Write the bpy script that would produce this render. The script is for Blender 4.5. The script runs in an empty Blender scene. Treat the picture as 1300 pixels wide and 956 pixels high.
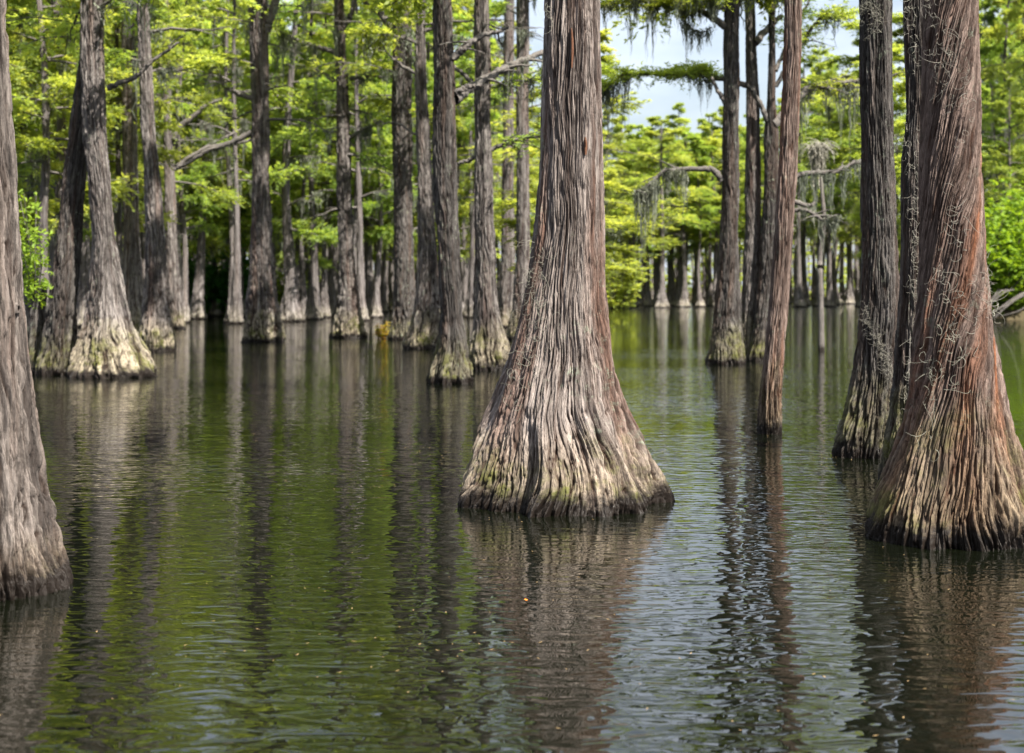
import bpy, math, random
import numpy as np
from mathutils import Vector

# ------------------------------------------------------------------ basics
H, F, YH, CX = 1.6, 1800.0, 368.0, 650.0
sc = bpy.context.scene
col = sc.collection
R = math.radians

def P(px, y, Z):
    """a point of the place seen at photo pixel (px, y) and standing Z metres away"""
    return ((px - CX) * Z / F, Z, H - (y - YH) * Z / F)

def tag(o, label=None, cat=None, group=None, kind=None):
    if label: o['label'] = label
    if cat: o['category'] = cat
    if group: o['group'] = group
    if kind: o['kind'] = kind
    return o

def empty(name, loc, label, cat='tree', group=None):
    o = bpy.data.objects.new(name, None)
    o.empty_display_size = 0.3
    o.location = loc
    col.objects.link(o)
    return tag(o, label, cat, group)

def make_mesh(name, verts, faces, mats, mat_idx=None, smooth=False, attrs=None):
    """verts (n,3); faces (m,k) array with k = 3 or 4"""
    me = bpy.data.meshes.new(name)
    verts = np.ascontiguousarray(verts, dtype=np.float32)
    faces = np.ascontiguousarray(faces, dtype=np.int32)
    m, k = faces.shape
    me.vertices.add(len(verts)); me.vertices.foreach_set('co', verts.ravel())
    me.loops.add(m * k); me.loops.foreach_set('vertex_index', faces.ravel())
    me.polygons.add(m)
    me.polygons.foreach_set('loop_start', np.arange(0, m * k, k, dtype=np.int32))
    me.polygons.foreach_set('loop_total', np.full(m, k, dtype=np.int32))
    if mat_idx is not None:
        me.polygons.foreach_set('material_index', np.asarray(mat_idx, dtype=np.int32))
    me.polygons.foreach_set('use_smooth', np.full(m, smooth, dtype=bool))
    for mt in mats: me.materials.append(mt)
    for an, (ty, data) in (attrs or {}).items():
        a = me.attributes.new(an, ty, 'POINT')
        a.data.foreach_set('vector' if ty == 'FLOAT_VECTOR' else 'value', np.asarray(data, dtype=np.float32).ravel())
    me.update(calc_edges=True)
    return me

def add(name, me, parent=None, loc=None):
    o = bpy.data.objects.new(name, me)
    col.objects.link(o)
    if parent is not None: o.parent = parent
    if loc is not None: o.location = loc
    return o

class Geo:
    """collects quads; one material index per chunk"""
    def __init__(s): s.v, s.f, s.m, s.t, s.n = [], [], [], [], 0
    def put(s, v, f, mi=0, tint=None):
        v = np.asarray(v, dtype=np.float64); f = np.asarray(f, dtype=np.int64)
        s.v.append(v); s.f.append(f + s.n); s.m.append(np.full(len(f), mi))
        s.t.append(np.full(len(v), 0.5) if tint is None else np.asarray(tint)); s.n += len(v)
    def mesh(s, name, mats, smooth=False, off=(0, 0, 0)):
        v = np.concatenate(s.v) - np.array(off)
        ref = v * np.array([6.0, 6.0, 1.0])
        return make_mesh(name, v, np.concatenate(s.f), mats, np.concatenate(s.m), smooth,
                         {'tint': ('FLOAT', np.concatenate(s.t)), 'bk': ('FLOAT_VECTOR', ref), 'cav': ('FLOAT', np.zeros(len(v)))})

def tube(g, pts, r0, r1, sides=5, mi=0, rng=None, knob=0.0):
    """tapered limb along a list of points"""
    pts = np.asarray(pts, dtype=float); n = len(pts)
    tg = np.gradient(pts, axis=0); tg /= np.linalg.norm(tg, axis=1)[:, None] + 1e-9
    up = np.array([0, 0, 1.0])
    a = np.cross(tg, up); bad = np.linalg.norm(a, axis=1) < 1e-3
    a[bad] = np.array([1.0, 0, 0]); a /= np.linalg.norm(a, axis=1)[:, None]
    b = np.cross(tg, a)
    th = np.linspace(0, 2 * np.pi, sides, endpoint=False)
    rr = np.linspace(r0, r1, n) if np.isscalar(r0) else r0
    if knob and rng is not None: rr = rr * (1 + knob * rng.uniform(-1, 1, n))
    ring = pts[:, None, :] + rr[:, None, None] * (np.cos(th)[None, :, None] * a[:, None, :] + np.sin(th)[None, :, None] * b[:, None, :])
    v = ring.reshape(-1, 3)
    i, j = np.meshgrid(np.arange(n - 1), np.arange(sides), indexing='ij')
    i, j = i.ravel(), j.ravel(); j2 = (j + 1) % sides
    g.put(v, np.stack([i * sides + j, i * sides + j2, (i + 1) * sides + j2, (i + 1) * sides + j], 1), mi)

def catmull(pts, m=6):
    pts = np.asarray(pts, dtype=float)
    if len(pts) < 3:
        t = np.linspace(0, 1, m + 1)[:, None]; return pts[0] * (1 - t) + pts[1] * t
    p = np.vstack([2 * pts[0] - pts[1], pts, 2 * pts[-1] - pts[-2]]); out = []
    for i in range(1, len(p) - 2):
        for t in np.linspace(0, 1, m, endpoint=False):
            a, b, c, d = p[i - 1], p[i], p[i + 1], p[i + 2]
            out.append(0.5 * (2 * b + (c - a) * t + (2 * a - 5 * b + 4 * c - d) * t * t + (3 * b - a - 3 * c + d) * t ** 3))
    out.append(p[-2])
    return np.array(out)

# ------------------------------------------------------------------ noise
def _h(ix, iy, seed):
    h = (ix * 374761393 + iy * 668265263 + seed * 2147483647 + 1274126177) & 0xFFFFFFFF
    h = ((h ^ (h >> 13)) * 1274126177) & 0xFFFFFFFF
    h = h ^ (h >> 16)
    return (h & 0xFFFF) / 65536.0 * 2 * np.pi

def perlin(x, y, per, seed=0):
    """2-D gradient noise, periodic in x with an integer period"""
    ix = np.floor(x).astype(np.int64); iy = np.floor(y).astype(np.int64)
    fx, fy = x - ix, y - iy
    u = fx * fx * fx * (fx * (fx * 6 - 15) + 10); v = fy * fy * fy * (fy * (fy * 6 - 15) + 10)
    x0, x1 = ix % per, (ix + 1) % per
    def gr(a, b, dx, dy):
        t = _h(a, b, seed); return np.cos(t) * dx + np.sin(t) * dy
    n00 = gr(x0, iy, fx, fy); n10 = gr(x1, iy, fx - 1, fy)
    n01 = gr(x0, iy + 1, fx, fy - 1); n11 = gr(x1, iy + 1, fx - 1, fy - 1)
    return ((n00 * (1 - u) + n10 * u) * (1 - v) + (n01 * (1 - u) + n11 * u) * v) * 1.5

# ------------------------------------------------------------------ materials
def nodes_of(m):
    m.use_nodes = True; nt = m.node_tree; nt.nodes.clear(); return nt, nt.nodes, nt.links

def bark(name, ridge, pale, red, base, redness=0.35, moss=0.35, baseh=0.75, bump=0.012, rough=0.85):
    m = bpy.data.materials.new(name); nt, N, L = nodes_of(m)
    out = N.new('ShaderNodeOutputMaterial'); bs = N.new('ShaderNodeBsdfPrincipled')
    bs.inputs['Roughness'].default_value = rough
    bs.inputs['Specular IOR Level'].default_value = 0.25
    L.new(bs.outputs[0], out.inputs[0])
    at = N.new('ShaderNodeAttribute'); at.attribute_name = 'bk'
    cav = N.new('ShaderNodeAttribute'); cav.attribute_name = 'cav'
    geo = N.new('ShaderNodeNewGeometry'); sep = N.new('ShaderNodeSeparateXYZ'); L.new(geo.outputs['Position'], sep.inputs[0])
    oi = N.new('ShaderNodeObjectInfo')
    def noise(scale, zs, detail=4, ro=0.6, off=0.0):
        mp = N.new('ShaderNodeMapping'); mp.inputs['Scale'].default_value = (scale, scale, scale * zs)
        mp.inputs['Location'].default_value = (off, off * 2, off)
        L.new(at.outputs['Vector'], mp.inputs[0])
        n = N.new('ShaderNodeTexNoise'); n.inputs['Scale'].default_value = 1; n.inputs['Detail'].default_value = detail
        n.inputs['Roughness'].default_value = ro; L.new(mp.outputs[0], n.inputs['Vector']); return n.outputs['Fac']
    def ramp(x, a, b, lo=0.0, hi=1.0):
        r = N.new('ShaderNodeMapRange'); r.inputs[1].default_value = a; r.inputs[2].default_value = b
        r.inputs[3].default_value = lo; r.inputs[4].default_value = hi; L.new(x, r.inputs[0]); return r.outputs[0]
    def mix(f, a, b):
        x = N.new('ShaderNodeMix'); x.data_type = 'RGBA'
        if isinstance(f, float): x.inputs[0].default_value = f
        else: L.new(f, x.inputs[0])
        for s, c in ((6, a), (7, b)):
            if isinstance(c, tuple): x.inputs[s].default_value = (*c, 1)
            else: L.new(c, x.inputs[s])
        return x.outputs[2]
    def mth(op, a, b):
        x = N.new('ShaderNodeMath'); x.operation = op
        for s, c in ((0, a), (1, b)):
            if isinstance(c, (int, float)): x.inputs[s].default_value = c
            else: L.new(c, x.inputs[s])
        return x.outputs[0]
    fine = noise(60, 0.045, 6, 0.75); strip = noise(20, 0.03, 5, 0.65, 3.0); blot = noise(1.6, 0.5, 4, 0.6, 7.0); speck = noise(14, 0.7, 5, 0.8, 11.0)
    c = mix(ramp(strip, 0.40, 0.59), ridge, pale)
    c = mix(mth('MULTIPLY', ramp(noise(5, 0.06, 3, 0.6, 19.0), 0.5, 0.66), redness), c, red)
    z = mth('ADD', sep.outputs['Z'], mth('MULTIPLY', mth('SUBTRACT', blot, 0.5), baseh * 1.6))
    pm = N.new('ShaderNodeMapping'); pm.inputs['Scale'].default_value = (70, 70, 9); L.new(geo.outputs['Position'], pm.inputs[0])
    pn = N.new('ShaderNodeTexNoise'); pn.inputs['Scale'].default_value = 1; pn.inputs['Detail'].default_value = 5; pn.inputs['Roughness'].default_value = 0.75; L.new(pm.outputs[0], pn.inputs['Vector'])
    grit = pn.outputs['Fac']
    tan = mix(ramp(mth('ADD', mth('MULTIPLY', strip, 0.6), mth('MULTIPLY', grit, 0.4)), 0.40, 0.62), tuple(x * 0.38 for x in base), tuple(x * 1.12 for x in base))
    c = mix(ramp(z, baseh * 1.25, baseh * 0.25, 0, 0.8), c, tan)
    c = mix(ramp(grit, 0.50, 0.36, 0, 0.6), c, tuple(x * 0.3 for x in ridge))
    # lichen and moss patches
    lich = mth('MULTIPLY', ramp(speck, 0.56, 0.66), ramp(noise(2.2, 0.6, 3, 0.6, 23.0), 0.48, 0.62))
    c = mix(mth('MULTIPLY', lich, moss), c, (0.30, 0.33, 0.25))
    gm = mth('MULTIPLY', ramp(noise(7, 0.5, 5, 0.7, 31.0), 0.48, 0.62), ramp(z, baseh * 1.3, baseh * 0.1, 0, 1))
    c = mix(mth('MULTIPLY', gm, moss * 1.6), c, (0.13, 0.13, 0.035))
    # furrows show redder inner bark; crevice shade is also darkened into the colour
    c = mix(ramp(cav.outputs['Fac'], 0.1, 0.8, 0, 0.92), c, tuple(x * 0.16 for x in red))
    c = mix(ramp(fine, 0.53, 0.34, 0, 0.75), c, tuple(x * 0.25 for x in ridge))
    # waterlogged band where the water laps
    wz = mth('ADD', sep.outputs['Z'], mth('MULTIPLY', mth('SUBTRACT', speck, 0.5), 0.30))
    wz = mth('ADD', wz, mth('MULTIPLY', mth('SUBTRACT', strip, 0.5), 0.22))
    wet = ramp(wz, 0.19, 0.09, 0, 1)
    c = mix(wet, c, (0.018, 0.013, 0.010))
    hs = N.new('ShaderNodeHueSaturation'); L.new(c, hs.inputs['Color'])
    L.new(ramp(oi.outputs['Random'], 0, 1, 0.85, 1.15), hs.inputs['Value'])
    L.new(hs.outputs[0], bs.inputs['Base Color'])
    L.new(ramp(wet, 0, 1, rough, 0.4), bs.inputs['Roughness'])
    bp = N.new('ShaderNodeBump'); bp.inputs['Distance'].default_value = bump; bp.inputs['Strength'].default_value = 1.0
    L.new(mth('ADD', mth('ADD', fine, mth('MULTIPLY', grit, 0.8)), mth('MULTIPLY', speck, 0.35)), bp.inputs['Height']); L.new(bp.outputs[0], bs.inputs['Normal'])
    return m

def leafmat(name, a, b, trans=0.45, thue=(1.9, 1.7, 0.7), rough=0.55):
    m = bpy.data.materials.new(name); nt, N, L = nodes_of(m)
    out = N.new('ShaderNodeOutputMaterial')
    at = N.new('ShaderNodeAttribute'); at.attribute_name = 'tint'
    oi = N.new('ShaderNodeObjectInfo')
    mx = N.new('ShaderNodeMix'); mx.data_type = 'RGBA'; mx.inputs[6].default_value = (*a, 1); mx.inputs[7].default_value = (*b, 1)
    L.new(at.outputs['Fac'], mx.inputs[0])
    hs = N.new('ShaderNodeHueSaturation'); L.new(mx.outputs[2], hs.inputs['Color'])
    r = N.new('ShaderNodeMapRange'); r.inputs[3].default_value = 0.49; r.inputs[4].default_value = 0.527; L.new(oi.outputs['Random'], r.inputs[0]); L.new(r.outputs[0], hs.inputs['Hue'])
    mu = N.new('ShaderNodeMath'); mu.operation = 'MULTIPLY'; mu.inputs[1].default_value = 7.31; L.new(oi.outputs['Random'], mu.inputs[0])
    fr = N.new('ShaderNodeMath'); fr.operation = 'FRACT'; L.new(mu.outputs[0], fr.inputs[0])
    r2 = N.new('ShaderNodeMapRange'); r2.inputs[3].default_value = 0.85; r2.inputs[4].default_value = 1.18; L.new(fr.outputs[0], r2.inputs[0]); L.new(r2.outputs[0], hs.inputs['Value'])
    bs = N.new('ShaderNodeBsdfPrincipled'); bs.inputs['Roughness'].default_value = rough; bs.inputs['Specular IOR Level'].default_value = 0.3
    L.new(hs.outputs[0], bs.inputs['Base Color'])
    tr = N.new('ShaderNodeBsdfTranslucent')
    ml = N.new('ShaderNodeMix'); ml.data_type = 'RGBA'; ml.blend_type = 'MULTIPLY'; ml.inputs[0].default_value = 1
    L.new(hs.outputs[0], ml.inputs[6]); ml.inputs[7].default_value = (*thue, 1); L.new(ml.outputs[2], tr.inputs['Color'])
    ms = N.new('ShaderNodeMixShader'); ms.inputs[0].default_value = trans
    L.new(bs.outputs[0], ms.inputs[1]); L.new(tr.outputs[0], ms.inputs[2]); L.new(ms.outputs[0], out.inputs[0])
    return m

def plain(name, c, rough=0.8):
    m = bpy.data.materials.new(name); nt, N, L = nodes_of(m)
    out = N.new('ShaderNodeOutputMaterial'); bs = N.new('ShaderNodeBsdfPrincipled'); L.new(bs.outputs[0], out.inputs[0])
    tc = N.new('ShaderNodeTexCoord'); n = N.new('ShaderNodeTexNoise'); n.inputs['Scale'].default_value = 9; n.inputs['Detail'].default_value = 5
    L.new(tc.outputs['Object'], n.inputs['Vector'])
    mx = N.new('ShaderNodeMix'); mx.data_type = 'RGBA'; mx.inputs[6].default_value = (*[x * 0.55 for x in c], 1); mx.inputs[7].default_value = (*[min(1, x * 1.4) for x in c], 1)
    L.new(n.outputs['Fac'], mx.inputs[0]); L.new(mx.outputs[2], bs.inputs['Base Color']); bs.inputs['Roughness'].default_value = rough
    bs.inputs['Specular IOR Level'].default_value = 0.2
    return m

M = {}
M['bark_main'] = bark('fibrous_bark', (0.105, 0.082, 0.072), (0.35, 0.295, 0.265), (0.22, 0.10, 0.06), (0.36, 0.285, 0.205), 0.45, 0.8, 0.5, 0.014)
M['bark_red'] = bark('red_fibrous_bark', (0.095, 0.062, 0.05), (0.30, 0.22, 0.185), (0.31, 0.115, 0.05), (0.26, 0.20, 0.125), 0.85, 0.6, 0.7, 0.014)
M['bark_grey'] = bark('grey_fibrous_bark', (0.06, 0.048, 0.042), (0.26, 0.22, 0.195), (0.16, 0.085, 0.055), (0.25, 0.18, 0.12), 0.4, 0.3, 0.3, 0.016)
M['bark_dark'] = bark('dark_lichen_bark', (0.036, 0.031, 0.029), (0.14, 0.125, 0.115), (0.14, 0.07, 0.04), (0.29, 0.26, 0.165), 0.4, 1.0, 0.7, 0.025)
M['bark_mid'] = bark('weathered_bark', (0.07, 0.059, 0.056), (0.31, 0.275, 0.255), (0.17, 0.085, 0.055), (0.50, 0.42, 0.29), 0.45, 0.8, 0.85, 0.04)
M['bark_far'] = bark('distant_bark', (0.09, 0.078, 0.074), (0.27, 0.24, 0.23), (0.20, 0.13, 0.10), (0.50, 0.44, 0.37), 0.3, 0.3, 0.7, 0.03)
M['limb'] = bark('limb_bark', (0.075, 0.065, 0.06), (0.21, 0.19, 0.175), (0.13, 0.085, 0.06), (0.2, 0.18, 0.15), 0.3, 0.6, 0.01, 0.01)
M['leaf'] = leafmat('cypress_needles', (0.175, 0.245, 0.055), (0.38, 0.44, 0.14), 0.6)
M['leaf_dark'] = leafmat('dark_broadleaf', (0.03, 0.09, 0.015), (0.08, 0.19, 0.03), 0.35)
M['leaf_broad'] = leafmat('bright_broadleaf', (0.15, 0.23, 0.018), (0.31, 0.40, 0.05), 0.45)
M['leaf_rust'] = leafmat('rusty_fern', (0.30, 0.13, 0.03), (0.30, 0.30, 0.04), 0.4)
M['moss'] = leafmat('spanish_moss_grey', (0.11, 0.12, 0.09), (0.25, 0.26, 0.20), 0.4, (1, 1, 0.9))
M['moss_pale'] = leafmat('pale_curled_moss', (0.20, 0.185, 0.15), (0.36, 0.34, 0.28), 0.2, (1, 1, 0.9))

# ------------------------------------------------------------------ trunks
def smooth_profile(zs, arr, zq, win):
    base = np.interp(zq, zs, arr); out = np.zeros_like(base); ws = 0
    for k in np.linspace(-1, 1, 7):
        w = 1 - abs(k) * 0.8; out += w * np.interp(zq + k * win, zs, arr); ws += w
    return out / ws

def trunk_geo(z, cx, cy, r, nu, strands, depth, flute, nfl, twist, seed, r_ref, knob=0.0, oval=1.0):
    """a displaced fibrous trunk: z rows, centre line, radius per row"""
    u = np.linspace(0, 1, nu, endpoint=False)
    U, Z = np.meshgrid(u, z)
    Rr = np.repeat(r[:, None], nu, 1)
    fl = np.clip((Rr - r_ref) / max(r.max() - r_ref, 1e-3), 0, 1)
    tw = twist * (np.sqrt((Z - 0.9) ** 2 + 0.1) + (Z - 0.9)) / 6.0
    Uw = U + tw + 0.035 * perlin(U * 4, Z * 0.55, 4, seed + 9) + 0.013 * perlin(U * 12, Z * 2.2, 12, seed + 5)
    n1 = perlin(Uw * strands + 0.25 * perlin(U * strands, Z * 5, strands, seed + 12), Z * 0.95 + 40, strands, seed)
    h1 = np.clip(np.abs(n1) / 0.17, 0, 1) ** 0.6; c1 = 1 - h1
    n2 = perlin(Uw * strands * 2, Z * 2.8 + 10, strands * 2, seed + 1)
    h2 = np.clip(np.abs(n2) / 0.18, 0, 1) ** 0.6; c2 = 1 - h2
    n3 = perlin(Uw * strands * 4, Z * 4.5, strands * 4, seed + 2)
    c3 = 1 - np.clip(np.abs(n3) / 0.2, 0, 1) ** 0.6
    n7 = perlin(Uw * strands * 2, Z * 6.5 + 7, strands * 2, seed + 14)
    c4 = (1 - np.clip(np.abs(n7) / 0.13, 0, 1)) * np.clip(perlin(U * 9, Z * 3.5, 9, seed + 15) * 4, 0, 1)
    n6 = perlin(Uw * strands * 3, Z * 22.0, strands * 3, seed + 10)
    n4 = np.clip(perlin(Uw * strands * 2, Z * 4.2 + 3, strands * 2, seed + 3) * 5, -1, 1)
    n5 = perlin(Uw * (strands // 3), Z * 0.9, strands // 3, seed + 4)
    f1 = perlin(Uw * nfl, Z * 0.45, nfl, seed + 6); f2 = perlin(Uw * nfl * 2, Z * 0.8, nfl * 2, seed + 7)
    flu = (-np.abs(f1) * 1.5 + 0.18 + (-np.abs(f2) + 0.2) * 0.6)
    d = depth * (1 + 0.9 * fl)
    disp = -d * 0.8 * c1 - d * 0.5 * c2 * (1 + 0.6 * fl) + d * 0.15 * n3 - d * 0.35 * c3 * fl + d * 0.12 * n6 * (0.5 + 0.5 * fl) + d * 0.34 * n4 + d * 0.8 * n5 - d * 0.22 * c4
    disp += flute * flu * (0.10 + fl ** 0.8) * (Rr)
    disp += knob * Rr * perlin(U * 5, Z * 1.7, 5, seed + 8)
    # the foot bulges over the waterline then tucks under
    rad = Rr + disp
    th = 2 * np.pi * U
    X = cx[:, None] + np.cos(th) * rad; Y = cy[:, None] + np.sin(th) * rad * oval
    v = np.stack([X, Y, Z], -1).reshape(-1, 3)
    nz = len(z)
    i, j = np.meshgrid(np.arange(nz - 1), np.arange(nu), indexing='ij'); i, j = i.ravel(), j.ravel(); j2 = (j + 1) % nu
    f = np.stack([i * nu + j, i * nu + j2, (i + 1) * nu + j2, (i + 1) * nu + j], 1)
    thw = 2 * np.pi * Uw; rf = r_ref * 1.15
    bk = np.stack([np.cos(thw) * rf + seed * 1.37, np.sin(thw) * rf, Z + seed * 0.7], -1).reshape(-1, 3)
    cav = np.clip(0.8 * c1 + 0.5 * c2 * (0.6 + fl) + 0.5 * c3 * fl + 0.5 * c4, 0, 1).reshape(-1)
    return v, f, bk, cav

def rows(z0, z1, ztop, dz, n_above):
    a = np.arange(z0, z1, dz)
    b = z1 + (ztop - z1) * np.linspace(0, 1, n_above + 1) ** 1.3
    return np.concatenate([a, b])

def traced_trunk(tr, yb, mat, height, nu, dz, strands, depth, flute, nfl, twist=0, seed=1, zone=None, lean_keep=0.5, knob=0.0, oval=1.0, rtop=0.05):
    """tr: list of (y, xl, xr) silhouette in photo pixels; yb: front waterline"""
    y0, xl, xr = tr[-1]
    w = (xr - xl) / 2
    Z = H * F / (yb - YH) / (1 - w / F)
    zs, cs, rs = [], [], []
    for (y, a, b) in tr:
        zs.append(H - (y - YH) * Z / F); cs.append(((a + b) / 2 - CX) * Z / F); rs.append((b - a) / 2 * Z / F)
    zs, cs, rs = map(np.array, (zs, cs, rs)); o = np.argsort(zs); zs, cs, rs = zs[o], cs[o], rs[o]
    base_c = cs[0]
    # carry on above the frame to the tree's real height
    slope = (cs[-1] - cs[-2]) / max(zs[-1] - zs[-2], .1) * lean_keep
    zt = zs[-1]; n = 5
    for k in range(1, n + 1):
        t = k / n; zz = zt + (height - zt) * t
        zs = np.append(zs, zz); cs = np.append(cs, cs[-1] + slope * (height - zt) / n * (1 - t) + 0.06 * math.sin(seed * 3 + k * 2)); rs = np.append(rs, rs[len(tr) - 1] * (1 - t) + rtop * t)
    zfront = zt + 0.4
    z = rows(-0.25, zfront, height, dz, 50)
    cx = smooth_profile(zs, cs, z, 0.12); r = smooth_profile(zs, rs, z, 0.07)
    # under the waterline the foot carries on
    rsel = np.median(rs[(zs > 1.2) & (zs < zt + 1)]) if np.any((zs > 1.2) & (zs < zt + 1)) else rs.min()
    cy = 0.05 * np.sin(z * 0.5 + seed) * np.clip(z / 4, 0, 1)
    v, f, bk, cav = trunk_geo(z, cx - base_c, cy, r, nu, strands, depth, flute, nfl, twist, seed, rsel, knob, oval)
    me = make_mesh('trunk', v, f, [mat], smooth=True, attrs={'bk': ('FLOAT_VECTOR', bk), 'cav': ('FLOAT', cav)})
    axis = lambda zz: np.array([np.interp(zz, zs, cs) - base_c, 0.0, zz])
    return me, (base_c, Z, 0.0), axis, lambda zz: float(np.interp(zz, zs, rs))

# ------------------------------------------------------------------ foliage
def leaves(g, base, d, L, rng, per, ll, lw, flat=0.75, droop=0.25, mi=0, tint0=None):
    """feathery sprays: twigs at base going d (unit) with length L, 'per' leaflets each side by side"""
    n = len(base)
    side = np.cross(d, np.array([0, 0, 1.0])); side /= np.linalg.norm(side, axis=1)[:, None] + 1e-9
    t = rng.uniform(0.08, 1.0, (n, per)); s = rng.choice([-1, 1], (n, per))
    pos = base[:, None, :] + d[:, None, :] * (t * L[:, None])[..., None]
    pos[..., 2] -= droop * L[:, None] * t * t
    pos += rng.normal(0, 0.02, pos.shape) * L[:, None, None]
    ang = rng.uniform(0.5, 1.15, (n, per))
    ld = d[:, None, :] * np.cos(ang)[..., None] + side[:, None, :] * (np.sin(ang) * s)[..., None]
    ld[..., 2] += rng.normal(-0.08, 0.28, (n, per))
    ld /= np.linalg.norm(ld, axis=2)[..., None]
    nrm = np.array([0, 0, 1.0]) * flat + rng.normal(0, 0.45, (n, per, 3))
    wd = np.cross(ld, nrm); wd /= np.linalg.norm(wd, axis=2)[..., None] + 1e-9
    l = ll * rng.uniform(0.6, 1.3, (n, per)) * (1.15 - 0.5 * t); w = lw * rng.uniform(0.6, 1.3, (n, per))
    p0 = pos; p2 = pos + ld * l[..., None]; m = pos + ld * (l * 0.45)[..., None]
    p1 = m + wd * (w * 0.5)[..., None]; p3 = m - wd * (w * 0.5)[..., None]
    v = np.stack([p0, p1, p2, p3], 2).reshape(-1, 3)
    k = n * per
    f = np.arange(k * 4).reshape(k, 4)
    tt = (rng.uniform(0, 1, n) if tint0 is None else tint0)[:, None] * 0.7 + rng.uniform(0, 0.3, (n, per))
    g.put(v, f, mi, np.repeat(tt.reshape(-1), 4))

def moss(g, pts, lens, rng, mi=0, n=14, w=0.018, spread=0.10):
    """hanging beards: wavering strands tapering to a point"""
    for p, Ln in zip(pts, lens):
        for _ in range(n):
            q = np.array(p) + np.array([rng.normal(0, spread), rng.normal(0, spread), rng.uniform(-0.05, 0.05)])
            l = Ln * (0.15 + 0.95 * rng.uniform(0, 1) ** 1.8) * (1 - min(0.6, abs(q[0] - p[0]) / (spread * 4 + 1e-6)))
            k = 6; t = np.linspace(0, 1, k + 1)
            x = q[0] + (p[0] - q[0]) * t * 0.6 + rng.normal(0, spread * 0.25, k + 1) * (t > 0); y = q[1] + (p[1] - q[1]) * t * 0.6 + rng.normal(0, spread * 0.25, k + 1) * (t > 0)
            z = q[2] - l * t
            a = rng.uniform(0, np.pi); ww = w * rng.uniform(0.6, 1.5) * np.sin(np.pi * np.clip(t * 0.8 + 0.2, 0, 1)) + 0.002
            dx, dy = np.cos(a) * ww / 2, np.sin(a) * ww / 2
            v = np.concatenate([np.stack([x - dx, y - dy, z], 1), np.stack([x + dx, y + dy, z], 1)])
            i = np.arange(k)
            g.put(v, np.stack([i, i + 1, i + k + 2, i + k + 1], 1), mi, np.full(len(v), rng.uniform(0, 1)))

def limb_path(rng, start, az, L, rise, droop, wob=0.07):
    n = 7; t = np.linspace(0, 1, n); d = np.array([math.cos(az), math.sin(az)]); s = np.array([-d[1], d[0]])
    w = np.cumsum(rng.normal(0, wob, n)) * L * 0.5 * t
    xy = np.array(start[:2]) + t[:, None] * L * d + w[:, None] * s
    z = start[2] + rise * L * t - droop * L * t * t + rng.normal(0, 0.02, n) * L * t
    return np.column_stack([xy, z])

def make_crown(seed, h0, h1, rad, nb, twigs, per, ll, lw, sides=5, lr=0.05, axis=None, moss_n=0, top_tuft=True, sub=1.0, bare=0.25):
    """limbs (slot 1), leaf sprays (slot 0) and, apart, the hanging moss"""
    rng = np.random.default_rng(seed); g = Geo(); mg = Geo(); mp, ml = [], []
    ax = axis or (lambda z: np.array([0, 0, z]))
    az = rng.uniform(0, 6.28)
    for b in range(nb):
        t = (b + rng.uniform(0, 1)) / nb
        z0 = h0 + (h1 - h0) * t; az += 2.4 + rng.normal(0, 0.5)
        L = rad * (0.55 + 0.6 * math.sin(math.pi * min(1, t * 0.8 + 0.18))) * (1 - 0.62 * t ** 1.6) * rng.uniform(0.55, 1.15)
        dead = rng.uniform() < bare * (1 - t)
        pts = limb_path(rng, ax(z0), az, L, rng.uniform(-0.1, 0.45) + 0.5 * t * t, rng.uniform(0.05, 0.35))
        tube(g, pts, lr * (1 - 0.5 * t) * rng.uniform(0.7, 1.2), 0.008, sides, 1)
        # side limbs
        paths = [pts]
        for k in range(rng.integers(2, 5)):
            i = rng.integers(2, 6); a2 = az + rng.choice([-1, 1]) * rng.uniform(0.4, 1.1)
            p2 = limb_path(rng, pts[i], a2, L * rng.uniform(0.25, 0.55), rng.uniform(-0.05, 0.35), 0.25)
            tube(g, p2, lr * 0.4, 0.006, 4, 1); paths.append(p2)
        if not dead:
            tint_b = rng.uniform(0.1, 0.9)
            for q, pp in enumerate(paths):
                m = twigs if q == 0 else max(3, twigs // 2)
                tt = rng.uniform(0.25 if q == 0 else 0.1, 1.0, m) * (len(pp) - 1)
                i = np.clip(tt.astype(int), 0, len(pp) - 2); fr = (tt - i)[:, None]
                pos = pp[i] * (1 - fr) + pp[i + 1] * fr
                d0 = pp[i + 1] - pp[i]; d0 /= np.linalg.norm(d0, axis=1)[:, None]
                a = rng.choice([-1, 1], m) * rng.uniform(0.3, 1.3, m)
                dd = np.stack([d0[:, 0] * np.cos(a) - d0[:, 1] * np.sin(a), d0[:, 0] * np.sin(a) + d0[:, 1] * np.cos(a), d0[:, 2] * 0.5 + rng.normal(0.0, 0.42, m)], 1)
                dd /= np.linalg.norm(dd, axis=1)[:, None]
                LL = L * rng.uniform(0.10, 0.30, m) * sub + 0.12
                leaves(g, pos, dd, LL, rng, per, ll, lw, tint0=np.clip(tint_b + rng.normal(0, 0.2, m), 0, 1))
        if moss_n and rng.uniform() < 0.6 * (1 - t * 0.6) + (0.3 if dead else 0):
            for k in range(rng.integers(1, moss_n + 1)):
                i = rng.integers(1, 6); mp.append(pts[i] + rng.normal(0, 0.03, 3)); ml.append(rng.uniform(0.4, 1.6))
    if mp: moss(mg, mp, ml, rng, 0, 18, 0.028, 0.13)
    return g, (mg if mp else None)

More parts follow.
